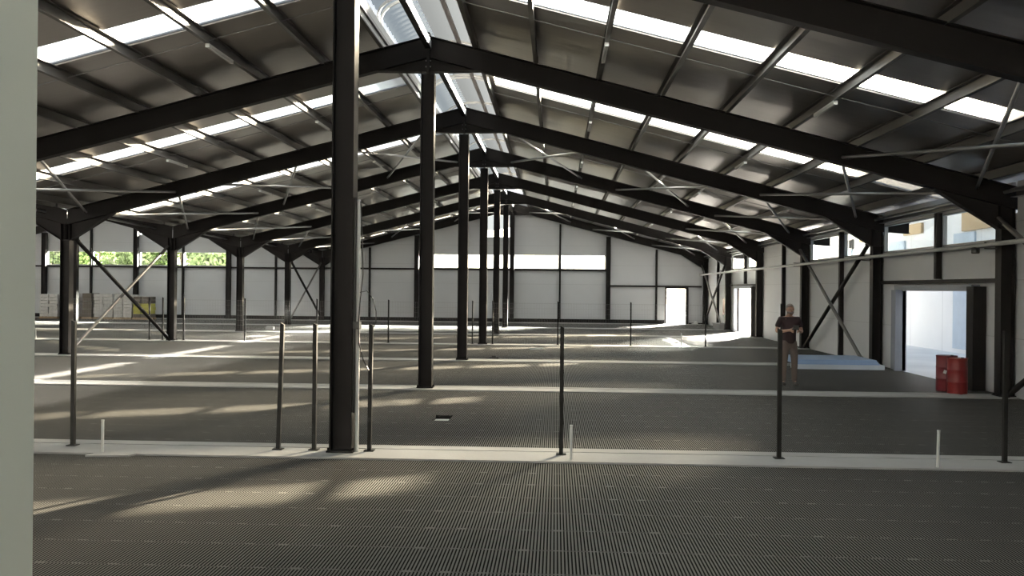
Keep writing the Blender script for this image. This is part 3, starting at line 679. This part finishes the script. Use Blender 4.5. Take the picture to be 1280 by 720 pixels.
for s, n in ((-1,'l'), (1,'r')):
    sp_.update({'s'+n: ((s*.19,.015,1.43), .078), 'u'+n: ((s*.238,.03,1.315), .07), 'v'+n: ((s*.258,.028,1.245), .068)}); se += [('d','s'+n), ('s'+n,'u'+n), ('u'+n,'v'+n)]
skin('polo_shirt', sp_, se, M['shirt'], man)
tp = {'p': ((0,0,1.04), (.145,.112)), 'q': ((0,0,.90), (.145,.115))}; te = [('p','q')]
for s, n in ((-1,'l'), (1,'r')):
    tp.update({'h'+n: ((s*.09,0,.86), (.098,.1)), 't'+n: ((s*.105,-.008,.70), .09), 'k'+n: ((s*.115,-.012,.50), .074), 'c'+n: ((s*.12,.01,.30), .068), 'a'+n: ((s*.125,.012,.05), .060)})
    te += [('q','h'+n), ('h'+n,'t'+n), ('t'+n,'k'+n), ('k'+n,'c'+n), ('c'+n,'a'+n)]
skin('trousers', tp, te, M['trousers'], man)
for s in (-1, 1):
    skin('shoe', {'h': ((s*.125,.045,.045), (.04,.042)), 'm': ((s*.135,-.04,.048), (.042,.044)), 't': ((s*.15,-.15,.032), (.044,.03))}, [('h','m'), ('m','t')], M['shoe'], man)
    b = MB(); b.ball((s*.03, -.128, 1.655), (.012,.009,.008)); obj('eye', b.mesh('eye', M['eye']), (0,0,0), man)
b = MB(); b.ball((0, -.012, 1.69), (.083, .100, .082), 20, 14); b.f = [f for f in b.f if min(b.v[i][2] for i in f) > 1.635 + max(0, -sum(b.v[i][1] for i in f)/4 - .01)*1.15]; b.sm = [True]*len(b.f)
obj('hair', b.mesh('hair', M['hair']), (0,0,0), man)
b = MB(); b.ball((0, -.05, 1.585), (.071, .082, .055), 20, 14); b.f = [f for f in b.f if max(b.v[i][2] for i in f) < 1.612 - .35*max(0, -.10 - sum(b.v[i][1] for i in f)/4) and sum(b.v[i][1] for i in f)/4 < -.01]; b.sm = [True]*len(b.f)
obj('beard', b.mesh('beard', M['beard']), (0,0,0), man)
b = MB(); b.ball((0, -.130, 1.597), (.024, .007, .006)); obj('mouth', b.mesh('mouth', M['red2']), (0,0,0), man)
rc = empty('remote_control', (man.location.x, man.location.y, 1.2), 'dark handheld remote control in the hands of the man', 'remote control'); rc.rotation_euler[2] = man.rotation_euler[2]
b = MB(); b.box(-.075, .075, -.375, -.285, .018, .048); obj('remote_body', b.mesh('remote_body', M['dark']), (0,0,0), rc)
b = MB(); b.box(-.06, .06, -.40, -.388, .05, .12); obj('screen', b.mesh('screen', M['dark']), (0,0,0), rc)
for s in (-1, 1):
    b = MB(); b.tube([(s*.045, -.33, .048), (s*.045, -.33, .066)], .008, 8); obj('stick', b.mesh('stick', M['galv']), (0,0,0), rc)
    b = MB(); b.bar((s*.05, -.375, .04), (s*.06, -.41, .12), .012, .006); obj('antenna', b.mesh('antenna', M['dark']), (0,0,0), rc)

# ------------------------------------------------------------------ outside
o = empty('neighbour_building', (20, 28, 0), 'white neighbouring building with pale blue bays seen through the right openings', 'building')
m = MB(); m.box(14, 26, 2, 50, -.06, 11.4); part('facade', m, M['nwall'], o)
for y0, y1 in ((31.4, 33.0), (37.6, 39.3), (44.2, 45.8), (25.5, 27.1), (19.5, 21)):
    m = MB(); m.box(13.93, 14, y0, y1, .1, 4.1); part('blue_bay', m, M['nblue'], o, 'pale blue bay')
for y0, y1, z0, z1 in ((29.6, 32.3, 4.15, 4.95), (35.8, 37.6, 4.3, 4.7), (41.0, 43., 4.3, 4.8)):
    m = MB(); m.box(13.9, 14.0, y0, y1, z0, z1); part('tan_panel', m, M['tan'], o, 'tan boarded panel')
m = MB(); m.box(13.6, 26.4, 1.6, 50.4, 11.4, 11.65); part('roof_edge', m, M['roofout'], o)
m = MB(); m.box(13.9, 13.99, 44.0, 44.5, 4.05, 4.5); m.box(13.8, 13.9, 44.1, 44.4, 4.1, 4.45); o = build('floodlight', m, M['dark'], (13.9, 44.25, 4.05)); tag(o, 'small square floodlight outside on the white neighbouring wall', 'floodlight')
for i, (x, y, r, h) in enumerate(((-43, 74, 3.2, 6.5), (-39, 77, 3.6, 7.5), (-35, 73, 3.0, 6.2), (-31.5, 76, 3.4, 7.2), (-28, 74, 2.9, 6.0), (-25.2, 78, 3.0, 6.8))):
    o = empty('leafy_tree', (x, y, -.06), 'sunlit green tree outside the far left windows, %s from the left' % ORD[i], 'tree', 'trees outside the end wall')
    t = MB(); t.tube([(x, y, -.06), (x+.1, y, h*.35), (x-.1, y+.1, h*.7)], [.2, .14, .06], 8); part('trunk', t, M['bark'], o)
    c = MB()
    for q in range(16):
        a, u = random.uniform(0, 6.28), random.uniform(-.9, 1); rr = r*.62*math.sqrt(1-u*u*.8)
        cx, cy, cz = x+rr*math.cos(a), y+rr*math.sin(a), h*.55+u*h*.38; br = r*random.uniform(.34, .52)
        for _ in range(260):
            d = Vector((random.gauss(0,1), random.gauss(0,1), random.gauss(0,1))).normalized()*br*random.uniform(.7, 1.05)
            p = Vector((cx, cy, cz))+d; e = Vector((random.uniform(-1,1), random.uniform(-1,1), random.uniform(-1,1))).normalized()*.24; g = e.cross(d).normalized()*.16
            c.add([p-e, p-g*.8, p+e, p+g*.8], [(0,1,2,3)])
    part('crown', c, M['leaf' if i % 2 else 'leaf2'], o)

# ------------------------------------------------------------------ light
AZ, SE = math.radians(28.5), math.atan(1/2.72)
to_sun = Vector((math.sin(AZ)*math.cos(SE), math.cos(AZ)*math.cos(SE), math.sin(SE)))
sd = bpy.data.lights.new('sun', 'SUN'); sd.energy = 490.; sd.angle = math.radians(.7); sd.color = (1., .93, .81)
so = bpy.data.objects.new('sun', sd); C.objects.link(so); so.rotation_euler = to_sun.to_track_quat('Z', 'Y').to_euler(); so.location = (30, 60, 40)
# added second sun, wide and soft, to spread the light pools on the floor
sd2 = bpy.data.lights.new('added_soft_sun', 'SUN'); sd2.energy = 850.; sd2.angle = math.radians(11.); sd2.color = (1., .93, .81)
so2 = bpy.data.objects.new('added_soft_sun', sd2); C.objects.link(so2); so2.rotation_euler = so.rotation_euler; so2.location = (32, 60, 40)
w = bpy.data.worlds.new('sky'); sc.world = w; w.use_nodes = True; n = w.node_tree; n.nodes.clear()
out = n.nodes.new('ShaderNodeOutputWorld'); bg = n.nodes.new('ShaderNodeBackground'); tc = n.nodes.new('ShaderNodeTexCoord'); sp = n.nodes.new('ShaderNodeSeparateXYZ')
n.links.new(tc.outputs['Generated'], sp.inputs[0]); rp = n.nodes.new('ShaderNodeValToRGB'); n.links.new(sp.outputs[2], rp.inputs[0])
rp.color_ramp.elements[0].color = (1., .98, .94, 1); rp.color_ramp.elements[0].position = .0; rp.color_ramp.elements[1].color = (.42, .60, .85, 1); rp.color_ramp.elements[1].position = .75
n.links.new(rp.outputs[0], bg.inputs[0]); bg.inputs[1].default_value = 2.9; n.links.new(bg.outputs[0], out.inputs[0])

# ------------------------------------------------------------------ camera
f, yaw, pit, rol = 1150., .04747, .00017, .00977
c_, s_ = math.cos(rol), math.sin(rol); cy, sy = math.cos(yaw), math.sin(yaw); cp, sp2 = math.cos(pit), math.sin(pit)
def W(x, y, z):                                            # level camera axes (right, forward, up) to world
    y, z = y*cp - z*sp2, z*cp + y*sp2
    return Vector((x*cy - y*sy, y*cy + x*sy, z))
Rv, Uv, Fv = W(c_, 0, s_), W(-s_, 0, c_), W(0, 1, 0)
cd = bpy.data.cameras.new('camera'); cd.sensor_width = 36; cd.lens = f/1280*36; cd.clip_end = 500; cd.clip_start = .05
co = bpy.data.objects.new('camera', cd); C.objects.link(co)
co.matrix_world = Matrix(((Rv.x, Uv.x, -Fv.x, 0), (Rv.y, Uv.y, -Fv.y, 0), (Rv.z, Uv.z, -Fv.z, 2.05), (0,0,0,1)))
sc.camera = co
sc.view_settings.view_transform = 'Standard'; sc.view_settings.look = 'None'; sc.view_settings.exposure = -1.35; sc.view_settings.gamma = 1.; sc.view_settings.use_curve_mapping = False
sc.cycles.max_bounces = 14; sc.cycles.diffuse_bounces = 8; sc.cycles.transparent_max_bounces = 24; sc.cycles.sample_clamp_indirect = 12.
